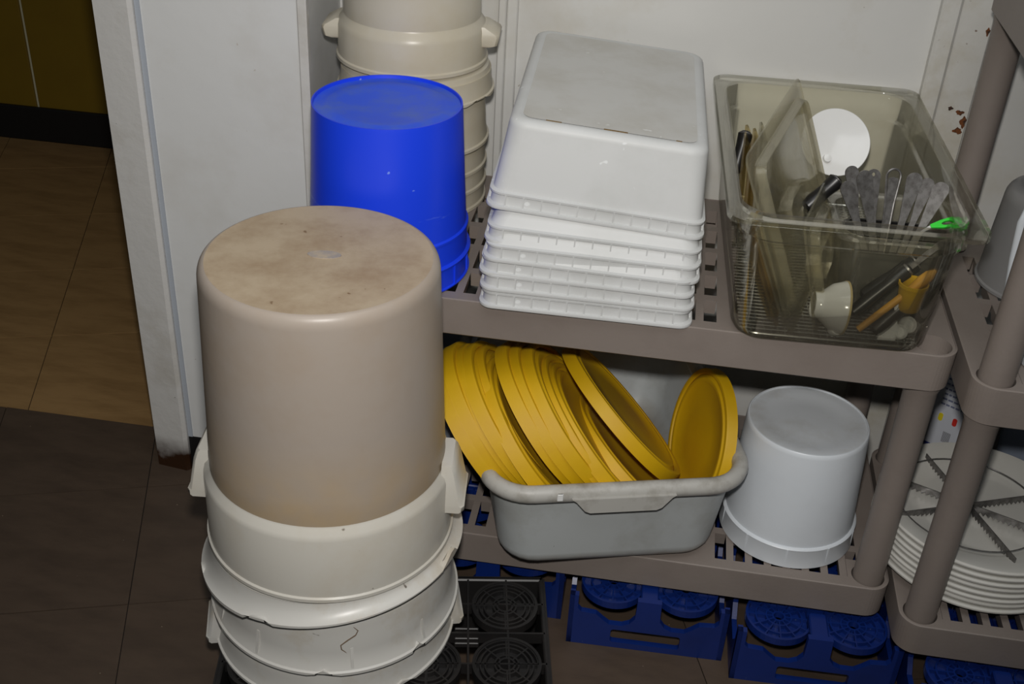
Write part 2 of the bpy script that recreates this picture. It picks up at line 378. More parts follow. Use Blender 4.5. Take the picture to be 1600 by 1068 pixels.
def shelving(name, label, x0, y0, W, D, zs, top_socket):
    t = thing(name, label, 'shelf', (x0,y0,0))
    dk = None
    for z in zs:
        if dk is None: dk = deck(W,D,True).build('shelf_deck', M['shelf'], t, False); o = dk
        else: o = share('shelf_deck', dk, t)
        o.location = (0,0,z)
    pm = {}
    for a, b_ in zip(zs, zs[1:]):
        h = b_-LIP-a
        for px in (CC, W-CC):
            for py in (CC, D-CC):
                k = round(h,3)
                if k not in pm:
                    p = MB().lathe([(0,-.028),(.0232,-.028),(.0232,.0),(.0225,h*.5),(.0235,h-.012),(.0255,h-.008),(.0255,h+.02),(0,h+.02)],32).build('post', M['shelf'], t); pm[k] = p
                else: p = share('post', pm[k], t)
                p.location = (px,py,a)
    return t
ZA, ZB = .170, .600
shelving('shelving_unit', 'taupe plastic shelving unit holding the white bins and grey tub', -.925, 0, .910, DK, (ZA, ZB), True)
shelving('shelving_unit', 'taupe plastic shelving unit at the right edge holding the plates', -.008, -.066, .910, DK+.02, (ZA, ZB, 1.03), False)

# ------------------------------------------------------------------ crates under the shelves
def pad_mesh(r, t, name, m, parent, rings, spokes, hub):
    b = MB()
    b.lathe([(hub,-.004),(r,-.004),(r,t),(r-.004,t),(r-.004,0),(hub+.003,0),(hub+.003,t*.8),(hub,t*.8)],40,closed=True)
    for q in rings: b.lathe([(q,0),(q+.0025,0),(q+.0025,t*.8),(q,t*.8)],40,closed=True)
    for k in range(spokes): b.box((hub,-.0011,0),(r-.002,.0011,t*.8),Matrix.Rotation(2*PI*k/spokes,4,'Z'))
    return b.build(name, m, parent, False)
CW, CH, CDp = .253, .111, .45
def crate_wall_outline(Wd):
    # from x=0..Wd ; z up; two U-shaped openings between corner columns and the middle column
    h = CH; pts = [(0,0),(Wd,0),(Wd+0,h)]
    m = Wd/2
    def U(xa, xb, flip):
        # opening from xa (left, at top) to xb; low at .048
        return [(xa,h),(xa,.078),(xa+.006,.070)]
    P = [(0,0),(Wd,0),(Wd,h-.006),(Wd-.014,h-.006),(Wd-.014,.078),(Wd-.020,.071),(Wd-.044,.069),(Wd-.056,.058),(Wd-.066,.050),(m+.040,.050),(m+.028,.056),(m+.020,.068),(m+.019,h-.004),
         (m-.019,h-.004),(m-.020,.068),(m-.028,.056),(m-.040,.050),(.066,.050),(.056,.058),(.044,.069),(.020,.071),(.014,.078),(.014,h-.006),(0,h-.006)]
    return P
crate_src = {}
def crate(label, x, y, rz=0):
    t = thing('bottle_crate', label, 'crate', (x,y,0), rz, 'navy blue bottle crates under the shelves')
    if not crate_src:
        hs = [rr2(.112,.028,.005,CW/2,.026)]
        b = MB().plate(crate_wall_outline(CW), hs, .010, T3((0,.010,0),PI/2))
        crate_src['end'] = b.build('end_wall', M['crate_blue'], t, False)
        P = [(0,0),(CDp,0),(CDp,CH-.006)]
        nb = 4; seg = CDp/nb
        for k in range(nb-1,-1,-1):
            xa = k*seg; P += [(xa+seg-.014,CH-.006),(xa+seg-.016,.072),(xa+seg-.034,.052),(xa+.034,.052),(xa+.016,.072),(xa+.014,CH-.006)]
        P.append((0,CH-.006))
        b = MB().plate(P, [], .008, T3((0,0,0),PI/2,0,PI/2))
        crate_src['side'] = b.build('side_wall', M['crate_blue'], t, False)
        crate_src['pad'] = pad_mesh(.0525,.009,'bottle_pad',M['crate_blue'],t,(.0185,.035),12,.008)
        crate_src['web'] = MB().bbox((-.014,-.026,CH-.028),(.014,.026,CH-.006),.002).build('pad_bridge', M['crate_blue'], t, False)
        first = True
    else: first = False
    e = crate_src['end'] if first else share('end_wall', crate_src['end'], t)
    e2 = share('end_wall', crate_src['end'], t, (CW,CDp,0), PI)
    s1 = crate_src['side'] if first else share('side_wall', crate_src['side'], t)
    s1.location = (0,0,0)
    share('side_wall', crate_src['side'], t, (CW-.008,0,0))
    for i in range(2):
        for j in range(4):
            p = crate_src['pad'] if (first and i == 0 and j == 0) else share('bottle_pad', crate_src['pad'], t)
            p.location = (.068 + i*(CW-.136), .0565+j*(CDp-.113)/3, CH-.026)
    sp = [(CW/2,.0345)] + [(CW/2,.0565+j*(CDp-.113)/3) for j in range(4)] + [(xx,.0565+(j+.5)*(CDp-.113)/3) for j in range(3) for xx in (.068,CW-.068)]
    for k, q in enumerate(sp):
        p = crate_src['web'] if (first and k == 0) else share('pad_bridge', crate_src['web'], t)
        p.location = (q[0],q[1],0 if k == 0 else -.0102)
    return t
crate('blue bottle crate half hidden behind the black crate', -.772, .012)
crate('blue bottle crate on the floor below the grey tub', -.505, -.035, math.radians(1.5))
crate('blue bottle crate on the floor below the white pail', -.240, -.062, math.radians(1.5))
crate('blue bottle crate at the lower right below the plate stack', .030, -.128, math.radians(1))

# black crate under the front bucket stack
BZ = .150
t = thing('bottle_crate', 'black ribbed bottle crate under the stack of front containers', 'crate', (-.549,-.052,0), math.radians(10.5))
W2, D2 = .470, .470      # extends to local -x and -y
b = MB()
for a, e in (((-W2,-.008,0),(0,0,BZ)),((-W2,-D2,0),(0,-D2+.008,BZ))): b.bbox(a,e,.002)
for a, e in (((-W2,-D2,0),(-W2+.008,0,BZ)),((-.008,-D2,0),(0,0,BZ))): b.bbox(a,e,.002)
b.build('side_wall', M['crate_black'], t, False)
b = MB(); pt = W2/4
for k in range(9): b.box((-W2+.004,-D2*k/8-.0015 if k else -.003,BZ-.02),(-.004,-D2*k/8+.0015 if k else 0,BZ))
for k in range(9): b.box((-W2*k/8-.0015,-D2+.004,BZ-.02),(-W2*k/8+.0015,-.004,BZ-.0005))
b.build('rib_grid', M['crate_black'], t, False)['kind'] = 'stuff'
pad = None
for i in range(4):
    for j in range(4):
        if pad is None: p = pad = pad_mesh(.050,.010,'bottle_pad',M['crate_black'],t,(.016,.030,.037,.044),8,.010)
        else: p = share('bottle_pad', pad, t)
        p.location = (-.062-i*(W2-.124)/3, -.062-j*(D2-.124)/3, BZ-.008)
b = MB()
for i in range(3):
    for j in range(3):
        cx = -.062-(i+.5)*(W2-.124)/3; cy = -.062-(j+.5)*(D2-.124)/3
        for k in range(4): b.bbox((cx-.018,cy-.016+k*.0095,BZ-.012),(cx+.018,cy-.012+k*.0095,BZ-.003),.001)
b.build('vent_bar', M['crate_black'], t, False)['kind'] = 'stuff'

# ------------------------------------------------------------------ round food containers
def container(name, label, group, loc, r0, r1, h, col, mats, rz=0, tilt=(0,0), flange=0, handles=True, broken=None, n=96, slim=0, ledge=False, warp=0):
    """upside-down round container: z=0 at the open rim, base on top. r0 base radius, r1 rim radius, col collar height"""
    rot = Matrix.Rotation(tilt[1],3,'Y') @ Matrix.Rotation(tilt[0],3,'X') @ Matrix.Rotation(rz,3,'Z')
    t = thing(name, label, 'container', loc, group=group, rot=rot)
    mb, mt, mr = mats
    rs = r1 - .010 - slim; r0 = r0 - slim; th = .0035
    # collar
    def zf(a, r, z):
        d = warp*math.cos(a+.35)*max(0, 1-z/.034) if warp else 0
        if not broken or z > .004: return d
        for a0, wd, amp in broken:
            u = (a-a0+PI) % (2*PI) - PI
            if abs(u) < wd: d += amp*(1-(abs(u)/wd)**4)
        return d
    fl = flange
    prof = []
    if fl: prof += [(r1+fl-.002,-.001),(r1+fl+.001,.000),(r1+fl+.001,.0045),(r1+fl-.002,.006),(r1+fl*.55,.012),(r1+fl*.22,.022),(r1+.001,.034)]
    else: prof += [(r1,.0),(r1+.0025,.001),(r1+.0025,.006),(r1,.008)]
    prof += [(r1-.001,col-.012),(r1-.003,col-.004),(rs+.001,col+.003),(rs,col+.006)]
    inner = [(rs-th,col+.002),(r1-th-.002,col-.012),(r1-th,.034),(r1-th+fl*.7,.008),(r1-th+fl*.95,0)]
    clr = MB().lathe(prof+inner, n, closed=True, zf=zf).build('collar', mr, t)
    # body wall
    k = .018
    prof = [(rs-.0005,col+.003)]
    for i in range(9):
        f = i/8; prof.append((rs+(r0-rs)*f, col+.006+(h-k-col-.006)*f))
    for i in range(1,8):
        a = PI/2*i/7; prof.append((r0-k*.55*(1-math.cos(a)), h-k+k*math.sin(a)))
    rt = prof[-1][0]
    inn = [(rt,h-.006)] + [(r0-th-k*.55*(1-math.cos(PI/2*i/5)), h-k+(k-.006)*math.sin(PI/2*i/5)) for i in (4,3,2,1,0)] + [(rs-th,col+.003)]
    MB().lathe(prof+inn, n, closed=True).build('body', mb, t)
    MB().lathe([(0,h-.003),(rt*.25,h-.0026),(rt*.6,h-.0015),(rt*.93,h-.0008),(rt+.0004,h),(rt+.0004,h-.006),(0,h-.006)], n).build('base', mt, t)
    if handles:
        src = None
        for s in (0,1):
            if src is None:
                b = MB(); w2 = .040
                # closed ear: slanting outer plate, bottom bar and two side webs
                def ear(z, d, wd): return [(r1-.012,-wd,z),(r1+d,-wd,z),(r1+d+.004,-wd+.005,z),(r1+d+.004,wd-.005,z),(r1+d,wd,z),(r1-.012,wd,z)]
                if ledge: b.loft([ear(col-.034,.006,w2*.72), ear(col-.031,.014,w2*.78), ear(col-.018,.017,w2*.8), ear(col-.014,.015,w2*.78), ear(col-.004,-.002,w2*.7)])
                else: b.loft([ear(col-.058,.013,w2*1.0), ear(col-.055,.016,w2), ear(col-.048,.016,w2), ear(col-.046,.013,w2), ear(col+.0,.005,w2*.86), ear(col+.012,.001,w2*.8), ear(col+.015,-.002,w2*.78)])
                src = b.build('handle', mr, clr)
            else:
                o = share('handle', src, clr); o.rotation_euler = (0,0,PI)
    return t
FX, FY = -.843, -.187
front = (M['bucket_old'], M['bucket_top'], M['bucket_rim'])
low = (M['bucket_low'], M['bucket_low'], M['bucket_low'])
G1 = 'upside-down round containers stacked in front'
hz = math.radians(6)
container('food_container', 'tan upside-down round container on top of the front stack', G1, (FX,FY,.338), .1475, .1675, .414, .112, front, hz)
t1 = [o for o in C.objects if o.type == 'EMPTY' and 'on top of the front stack' in o.get('label','')][0]
MB().loft([[(.004+.021*math.cos(2*PI*i/20),.008+.010*math.sin(2*PI*i/20),z) for i in range(20)] for z in (.409,.4121)]).build('moulding_mark', mat('grey_mould_mark',(150,142,136),.5,(176,160,138),.9,40,.4,.6), t1)
container('food_container', 'white upside-down container with a wide flared cracked lip, second in front stack', G1, (FX,FY+.002,.296), .1475, .1665, .34, .045, low, hz, (math.radians(-.5),math.radians(-2)), .017, False, [(math.radians(-112),.12,.009),(math.radians(-18),.10,.014),(math.radians(200),.10,.012)], slim=.018, warp=.020)
container('food_container', 'white upside-down container with broken rim tabs, third in the front stack', G1, (FX+.002,FY,.212), .1475, .1665, .34, .088, low, hz+.6, (0,math.radians(1)), .010, False, [(math.radians(-75),.05,.012),(math.radians(-120),.07,.010)], slim=.026)
container('food_container', 'white upside-down container at the bottom of the front stack, barely in view', G1, (FX,FY,BZ+.001), .1475, .1665, .33, .055, low, hz+.2, (0,0), .008, True, [(math.radians(-60),.08,.01)], slim=.034)

t3 = [o for o in C.objects if o.type == 'EMPTY' and 'third in the front stack' in o.get('label','')][0]
for a, z0, z1 in ((-67,.006,.040),(-112,.006,.046),(-30,.006,.040),(-140,.006,.036)):
    R3 = Matrix.Rotation(math.radians(a)-(hz+.6),4,'Z')
    MB().loft([[R3 @ Vector(v) for v in ((.165,-.002,z),(.165+d,-.002,z),(.165+d,.002,z),(.165,.002,z))] for z, d in ((z0,.009),((z0+z1)/2,.006),(z1,.0025))]).build('rim_fin', M['bucket_low'], t3, False)
pts = []
for k in range(9):
    f = k/8; a = math.radians(-66-6*f+3*math.sin(f*9))-(hz+.6); z = .078-.062*f
    pts.append((.1668*math.cos(a),.1668*math.sin(a),z))
MB().tube(pts,[.0003,.0007,.0008,.0009,.0009,.0010,.0009,.0007,.0003],6).build('crack', M['crack'], t3)

# back stack on the upper shelf
G2 = 'yellowed round containers stacked behind the blue bucket'
bk = (M['back_body'], M['back_body'], M['back_body'])
BX, BY = -.842, .335
bl = ['lowest', 'second lowest', 'third lowest', 'fourth lowest']
for i, (z, fl) in enumerate(((ZB+.001,.004),(.632,.004),(.664,.004),(.705,.006))):
    container('food_container', f'white upside-down container, {bl[i]} rim of the stack behind the blue bucket', G2, (BX,BY,z), .099, .112, .17-.01*i, .029 if i < 3 else .078, bk, .3*i, (0,0), fl, False, n=72, slim=.016-.004*i)
container('food_container', 'yellowed upside-down container with wide rim directly under the topmost one behind blue bucket', G2, (BX+.002,BY,.785), .099, .116, .22, .045, bk, .1, (0,0), .006, False, [(math.radians(-30),.2,.006)], n=72, slim=.008)
container('food_container', 'yellowed upside-down container with side handles topping the stack behind blue bucket', G2, (BX-.004,BY,.832), .100, .1145, .27, .062, bk, math.radians(5), n=72, ledge=True)

# ------------------------------------------------------------------ blue bucket
t = thing('bucket', 'royal blue upside-down plastic bucket beside the white bins', 'bucket', (-.8245,.085,ZB+.001))
h = .250
MB().lathe([(.1145,0),(.1175,.001),(.1180,.003),(.1150,.004),(.1143,.034),(.1185,.035),(.1188,.037),(.1138,.039),(.1130,.072),(.1150,.073),(.1150,.076),(.1120,.078),(.108,.15),(.1035,h-.004),(.1030,h),(.1010,h),(.1005,h-.004),(.1000,h-.007),(.106,.15),(.111,.03),(.1125,0)],96,closed=True).build('body', M['blue'], t)
body_ = C.objects[-1]
MB().lathe([(0,h-.009),(.03,h-.008),(.07,h-.0055),(.082,h-.0035),(.0885,h-.006),(.1012,h-.0045),(.1012,h-.010),(0,h-.012)],96).build('base', M['blue_top'], t)
b = MB()
for k in range(16):
    a = 2*PI*k/16; b.box((.112,-.001,.004),(.1172,.001,.036),Matrix.Rotation(a,4,'Z'))
b.build('rim_rib', M['blue'], body_, False)['kind'] = 'stuff'

# ------------------------------------------------------------------ white pail on the lower shelf
t = thing('bucket', 'white upside-down plastic pail beside the grey tub', 'bucket', (-.171,.131,ZA+.001))
h = .212
MB().lathe([(.1055,0),(.1085,.001),(.1085,.003),(.1070,.034),(.1078,.036),(.1060,.038),(.1030,.039),(.0985,.12),(.0945,h-.008),(.0935,h-.001),(.0925,h),(.0905,h),(.0900,h-.003),(.0900,h-.010),(.096,.12),(.1010,.03),(.1035,0)],96,closed=True).build('body', M['pail'], t)
body_ = C.objects[-1]
MB().lathe([(0,h-.004),(.04,h-.0038),(.066,h-.0045),(.072,h-.0025),(.0908,h-.0022),(.0908,h-.008),(0,h-.010)],96).build('base', M['pail_top'], t)
b = MB()
for k in range(10): b.box((.104,-.0012,.003),(.1083,.0012,.036),Matrix.Rotation(2*PI*k/10+.25,4,'Z'))
b.build('rim_rib', M['pail'], body_, False)['kind'] = 'stuff'

# ------------------------------------------------------------------ stack of white bins
BW, BD, BH = .298, .436, .122
def bin_mesh(t, w0=.263, d0=.392, BH=.122):
    w1, d1 = BW-.013, BD-.013; r0, r1 = .024, .020; th = .003
    L = [rr(BW,BD,.020,0), rr(BW+.001,BD+.001,.020,.002), rr(BW,BD,.020,.0045), rr(w1+.004,d1+.004,.020,.0055), rr(w1+.001,d1+.001,.020,.020), rr(w1+.008,d1+.008,.020,.0205), rr(w1+.0085,d1+.0085,.020,.0235), rr(w1,d1,.020,.025)]
    L.append(rr((w1+w0)/2,(d1+d0)/2,.022,(.025+BH)/2))
    k = .012
    for i in range(6):
        a = PI/2*i/5; q = k*(1-math.cos(a)); L.append(rr(w0+.004-2*q,d0+.004-2*q,r0-q*.4,BH-k+k*math.sin(a)))
    L2 = [rr(w0-.03,d0-.03,.016,BH-.001), rr(w0-.034,d0-.034,.015,BH-.0018)]
    I = [rr(w0-.03,d0-.03,.016,BH-.004), rr(w0-.004,d0-.004,r0,BH-.014), rr((w1+w0)/2-2*th,(d1+d0)/2-2*th,.020,(.025+BH)/2), rr(w1-2*th,d1-2*th,.018,.02), rr(w1-2*th,d1-2*th,.018,0)]
    body = MB().loft(L + [L2[0]] + I, closed=True).build('body', M['bin'], t)
    base = MB().loft([rr(w0-.0295,d0-.0295,.016,BH-.0005), rr(w0-.034,d0-.034,.015,BH-.0018), rr(w0-.034,d0-.034,.015,BH-.003)]).build('base', M['bin_top'], t)
    b = MB()
    for k in range(11):
        x = -w1/2+.02+k*(w1-.04)/10
        for s in (-1,1): b.box((x-.0009,s*(d1/2)-.002,.004),(x+.0009,s*(d1/2)+.0045,.0215)) if s > 0 else b.box((x-.0009,-d1/2-.0045,.004),(x+.0009,-d1/2+.002,.0215))
    for k in range(16):
        y = -d1/2+.02+k*(d1-.04)/15
        b.box((w1/2-.002,y-.0009,.004),(w1/2+.0045,y+.0009,.0215)); b.box((-w1/2-.0045,y-.0009,.004),(-w1/2+.002,y+.0009,.0215))
    ribs = b.build('rim_rib', M['bin'], t, False); ribs['kind'] = 'stuff'
    return body, base, ribs
bz = [(-.530,.208,.6012,0,0),(-.531,.210,.627,.3,.3),(-.5305,.212,.648,-.5,.8),(-.531,.216,.668,.9,1.4),(-.531,.224,.690,.8,2.2)]
bw = ['bottom','second from the bottom','third from the bottom','fourth from the bottom','fifth from the bottom, under the top one']
src = None
for i, (x,y,z,yaw,tl) in enumerate(bz):
    t = thing('storage_bin', f'white upside-down plastic bin, {bw[i]} of the nested stack', 'bin', (x,y,z), group='nested white bins on the upper shelf', rot=Matrix.Rotation(math.radians(yaw+1),3,'Z') @ Matrix.Rotation(math.radians(tl),3,'Y'))
    if src is None: src = bin_mesh(t, .225, .350, .096)
    else:
        for o in src: copy_obj(o, t)
t = thing('storage_bin', 'white upside-down plastic bin showing its scuffed base, topmost of the nested stack', 'bin', (-.533,.235,.7325), group='nested white bins on the upper shelf', rot=Matrix.Rotation(math.radians(2.0),3,'Z') @ Matrix.Rotation(math.radians(4.2),3,'Y'))
bin_mesh(t)
b = MB()
for x0, x1, ww in ((-.085,-.064,.0016),(-.008,.024,.0022),(.088,.096,.0014)):
    b.bbox((x0,-.392/2+.0135,BH-.0012),(x1,-.392/2+.0135+ww,BH+.0002),.0002)
b.build('grime_streak', M['grime'], t, False)['kind'] = 'stuff'

# ------------------------------------------------------------------ grey bus tub
TR = math.radians(16)
eu = Vector((math.cos(TR),math.sin(TR),0)); ev = Vector((-math.sin(TR),math.cos(TR),0))
TWd, TD, THt = .413, .480, .172
tc_ = eu*(-.645+TWd/2) + ev*(.068+TD/2); tc_.z = ZA+.001
t = thing('bus_tub', 'grey plastic bus tub holding the yellow lids', 'tub', tc_, TR)
w0, d0, w1, d1 = .335, .410, TWd-.036, TD-.036
k = .03; L = []
for i in range(6):
    a = PI/2*i/5; q = k*(1-math.sin(a)); L.append(rr(w0+.01-2*q*1.0,d0+.01-2*q,.055-q*.5,k*(1-math.cos(a))))
L += [rr(w1-.004,d1-.004,.06,THt-.03), rr(w1,d1,.06,THt-.012)]
I = [rr(w1-.006,d1-.006,.057,THt-.012), rr(w0,d0,.05,k), rr(w0-2*k*.7,d0-2*k*.7,.04,.006)]
MB().loft(L + I).build('basin', M['tub'], t)
L = []
for i in range(14):
    a = 2*PI*i/14; ro, rz_ = .0125*math.cos(a), .0140*math.sin(a)
    L.append(rr(w1+.014+2*ro,d1+.014+2*ro,.064+ro,THt-.006+rz_,n=10))
MB().loft(L, closed=True).build('rim', M['tub_rim'], t)
tub_rim = C.objects[-1]
# grips under the rim at both ends
for s in (-1,1):
    pl = [(-.078,.0),(.078,.0),(.072,-.004),(.058,-.022),(.050,-.026),(-.050,-.026),(-.058,-.022),(-.072,-.004)]
    y = -(d1/2+.0205)
    b = MB().plate(pl, [], .010, T3((0,y+.006,THt-.006),PI/2)) if s < 0 else MB().plate(pl, [], .010, T3((0,-y-.006,THt-.006),PI/2,0,PI))
    b.build('grip', M['tub_rim'], tub_rim, False)
MB().bbox((-.100,-(d1/2+.0208),THt-.010),(-.091,-(d1/2+.018),THt+.003),.001).build('paint_spot', M['white_cer'], tub_rim)

# ------------------------------------------------------------------ yellow lids
lid_src = None
def lid(label, c, th, ph, spin=0):
    global lid_src
    n = Vector((math.cos(ph)*math.cos(th), math.cos(ph)*math.sin(th), math.sin(ph)))
    a = Vector((0,0,1)).cross(n).normalized(); b_ = n.cross(a)
    rot = Matrix((a, b_, n)).transposed()
    t = thing('container_lid', label, 'lid', c, group='yellow container lids in the grey tub', rot=rot)
    if lid_src is None:
        R_ = .1355
        cov = MB().lathe([(0,.0015),(.06,.0015),(.104,.001),(.109,.0042),(.112,.0052),(.117,.0052),(.120,.0020),(.124,.0005),(.1255,-.0015),(.11,-.001),(.06,-.001),(0,-.001)],72).build('panel', M['yellow'], t)
        rim = MB().lathe([(.1245,.0010),(.1260,.0048),(.1300,.0062),(.1340,.0052),(R_,.0025),(R_+.0005,-.013),(R_+.0012,-.0145),(R_-.001,-.0152),(.1325,-.0135),(.1320,.0005),(.1275,.0025),(.1262,-.002)],72,closed=True).build('rim', M['yellow'], t)
        lid_src = (cov, rim)
    else:
        for o in lid_src: copy_obj(o, t)
    return t
LA = (-.665,.077,.336,.229,.620); LF = (-.526,.089,.362,.209,.653); LD = (-.456,.140,.351,.401,.725)
def mixv(a, b, f): return [a[k]+(b[k]-a[k])*f for k in range(5)]
poses = [mixv(LA, LF, f) for f in (0,.10,.22,.33,.43,.56,.71,.84,1.0)]
for i, (dy, dz, dt, dp) in enumerate(((0,0,0,0),(.004,.008,0,-.01),(.002,.006,.02,.0),(-.002,.010,-.03,.01),(.010,-.004,.02,-.02),(-.016,-.012,-.02,.0),(.004,.004,.02,0),(.002,.002,0,0),(0,0,0,0))):
    p = poses[i]; p[1] += dy; p[2] += dz; p[3] += dt; p[4] += dp
poses += [[-.502,.094,.338,.25,.66],[-.487,.092,.330,.28,.68]]
for i, v in enumerate(poses):
    lab = 'leftmost yellow round lid, leaning out over the left side of the grey tub' if i == 0 else f'{ORD[i]} yellow round lid counted from the left in the leaning row'
    lid(lab, v[:3], v[3], v[4])
lid('yellow round lid sunk lowest in the grey tub, in front of the leaning row', (-.430,.116,.276), .372, .789)
lid('yellow round lid laid over the right end of the leaning row', LD[:3], LD[3], LD[4])
lid('yellow round lid standing alone upright at the right side of grey tub', (-.331,.160,.2965), math.radians(196), math.radians(12)).scale = (.865,.865,.865)

# ------------------------------------------------------------------ clear pan and what is in it
PR = .0441; PO = Vector((-.354,-.0524,0)); pu = Vector((math.cos(PR),math.sin(PR),0)); pv = Vector((-math.sin(PR),math.cos(PR),0))
PW, PD, PH = .325, .530, .198
pc = PO + pu*PW/2 + pv*PD/2; pc.z = ZB+.0015
t = thing('food_pan', 'large clear smoky plastic food pan full of utensils', 'pan', pc, PR)
def ring(w,d,r,z): return rr(w,d,r,z,n=8)
wi, di = PW-.034, PD-.034; th = .0030; bw_, bd_ = wi-.028, di-.028
L = [ring(bw_-.03,bd_-.03,.03,0), ring(bw_-.012,bd_-.012,.036,.003), ring(bw_,bd_,.042,.014), ring(wi-.010,di-.010,.046,PH-.046), ring(wi-.002,di-.002,.048,PH-.042), ring(wi,di,.048,PH-.006),
     ring(PW-.004,PD-.004,.024,PH-.005), ring(PW,PD,.024,PH-.009), ring(PW+.002,PD+.002,.024,PH-.009), ring(PW+.002,PD+.002,.024,PH-.001), ring(PW,PD,.024,PH), ring(wi-.002,di-.002,.046,PH),
     ring(wi-2*th,di-2*th,.046,PH-.004), ring(wi-2*th-.002,di-2*th-.002,.046,PH-.040), ring(wi-.010-2*th,di-.010-2*th,.044,PH-.044), ring(bw_-2*th,bd_-2*th,.04,.015), ring(bw_-.014,bd_-.014,.034,.0055), ring(bw_-.034,bd_-.034,.028,.003)]
MB().loft(L).build('shell', M['clear'], t)
def PL(u, v, z): p = PO + pu*u + pv*v; return Vector((p.x,p.y,z))
ZP = ZB + .0046
# wire rack
t = thing('wire_rack', 'bright wire cooling rack lying in the bottom of clear pan', 'rack', (pc.x,pc.y,ZP+.0013), PR)
rw, rd = .246, .440
MB().tube(rr(rw,rd,.03,.0012), .0016, 6, closed=True).build('frame', M['wire'], t)
b = MB(); n = 26
for k in range(1,n): x = -rw/2+rw*k/n; e = rd/2-.004; b.tube([(x,-e,.0022),(x,e,.0022)], .0011, 5)
n = 46
for k in range(1,n): y = -rd/2+rd*k/n; e = rw/2-.004; b.tube([(-e,y,.0034),(e,y,.0034)], .0011, 5)
b.build('wire_grid', M['wire'], t)['kind'] = 'stuff'
# covers
def cover(name, label, T, B, K, m, cat='cover', group=None, notch=True):
    """T top-front, B bottom-front, K top-back corner"""
    T, B, K = Vector(T), Vector(B), Vector(K)
    ax = (K-T); Lx = ax.length; ax.normalize(); ay = (B-T); ay -= ax*ay.dot(ax); Ly = ay.length; ay.normalize(); az = ax.cross(ay)
    c_ = T + ax*Lx/2 + ay*Ly/2
    t = thing(name, label, cat, c_, group=group, rot=Matrix((ax,ay,az)).transposed())
    f = .022; d = .009
    L = [rr(Lx,Ly,.014,0), rr(Lx,Ly,.014,.003), rr(Lx-2*f,Ly-2*f,.02,.003), rr(Lx-2*f-.006,Ly-2*f-.006,.02,.003-d), rr(Lx-2*f-.010,Ly-2*f-.010,.02,-d), rr(Lx-2*f-.006,Ly-2*f-.006,.02,-d-.003), rr(Lx-2*f+.004,Ly-2*f+.004,.022,0)]
    MB().loft(L).build('sheet', m, t)
    if notch:
        pl = [(-.055,-.010),(-.030,-.022),(.030,-.022),(.055,-.010),(.055,.010),(.030,.022),(-.030,.022),(-.055,.010)]
        b = MB(); lo = [(x,y,-d) for x,y in pl]; b.loft([[(x,y,-d) for x,y in pl], [(x*.96,y*.9,.010) for x,y in pl], [(x*.9,y*.75,.013) for x,y in pl], [(x*.86,y*.6,.013) for x,y in pl], [(x*.84,y*.55,-d+.004) for x,y in pl]])
        b.build('handle', m, t, False)
    return t
G3 = 'plastic pan covers standing in the clear pan'
cover('pan_cover', 'large clear pan cover leaning diagonally and rising above the clear pan', (-.341,.005,.855), (-.242,-.007,.613), (-.2588,.3194,.861), M['cover'], group=G3)
cover('pan_cover', 'amber pan cover leaning against the left wall of the clear pan', (-.3397,.0153,.7709), (-.2709,-.0135,.613), (-.3213,.3398,.7752), M['brown_cover'], group=G3, notch=False)
cover('pan_cover', 'amber pan cover second from left wall of the clear pan', (-.3295,.0042,.7738), (-.2622,-.0125,.613), (-.3099,.3286,.7753), M['brown_cover'], group=G3, notch=False)
cover('pan_cover', 'clear pan cover third from left wall, behind the large one', (-.3191,-.0035,.7742), (-.2510,-.0099,.613), (-.3027,.3208,.7894), M['cover'], group=G3, notch=False)
cover('pan_cover', 'small smoky pan cover leaning right of the large one, beside white cup', (-.2515,.0153,.7676), (-.2102,-.0006,.613), (-.2103,.1861,.7589), M['cover'], group=G3, notch=True)
# white saucer at the back
def axisrot(n, up=Vector((0,0,1))):
    n = Vector(n).normalized(); a = up.cross(n).normalized(); return Matrix((a, n.cross(a), n)).transposed()
t = thing('white_saucer', 'round white dish leaning in the back of the clear pan', 'dish', (-.186,.335,.757), rot=axisrot((.08,-.80,.60)))
MB().lathe([(0,-.006),(.018,-.006),(.020,-.004),(.040,.001),(.0515,.004),(.0525,.0052),(.0515,.0062),(.040,.004),(.022,.0),(0,-.0005)],64).build('dish', M['white_cer'], t)
MB().lathe([(0,0),(.007,0),(.006,.010),(.004,.010),(0,.0115)],24,T=T3((-.012,-.026,0))).build('knob', M['white_cer'], t)
# small inner pan
SX, SY, SW, SD, SH = -.118, .128, .172, .158, .128
t = thing('utensil_pan', 'small cloudy plastic pan holding the steel spatulas', 'pan', (SX,SY,ZP+.006), PR)
wi, di = SW-.02, SD-.02; bw_, bd_ = wi-.024, di-.024; th = .0025
L = [ring(bw_-.02,bd_-.02,.02,0), ring(bw_,bd_,.028,.010), ring(wi,di,.03,SH-.005), ring(SW,SD,.018,SH-.004), ring(SW,SD,.018,SH), ring(wi-.002,di-.002,.029,SH), ring(wi-2*th,di-2*th,.028,SH-.005), ring(bw_-2*th,bd_-2*th,.026,.011), ring(bw_-.022,bd_-.022,.018,.003)]
MB().loft(L).build('shell', M['smallpan'], t)
t = thing('black_insert', 'black plastic insert sitting inside the small cloudy pan', 'container', (SX,SY-.002,ZP+.012), PR)
L = [ring(.098,.086,.02,0), ring(.106,.094,.024,.006), ring(.122,.108,.026,.086), ring(.122,.108,.026,.090), ring(.117,.103,.024,.090), ring(.102,.090,.022,.008), ring(.09,.08,.018,.004)]
MB().loft(L).build('shell', M['black_pl'], t)
MB().loft([ring(.1235,.1095,.026,.0895), ring(.1235,.1095,.026,.0925), ring(.116,.102,.024,.0925), ring(.116,.102,.024,.0895)], closed=True).build('lip', M['black_pl'], t)
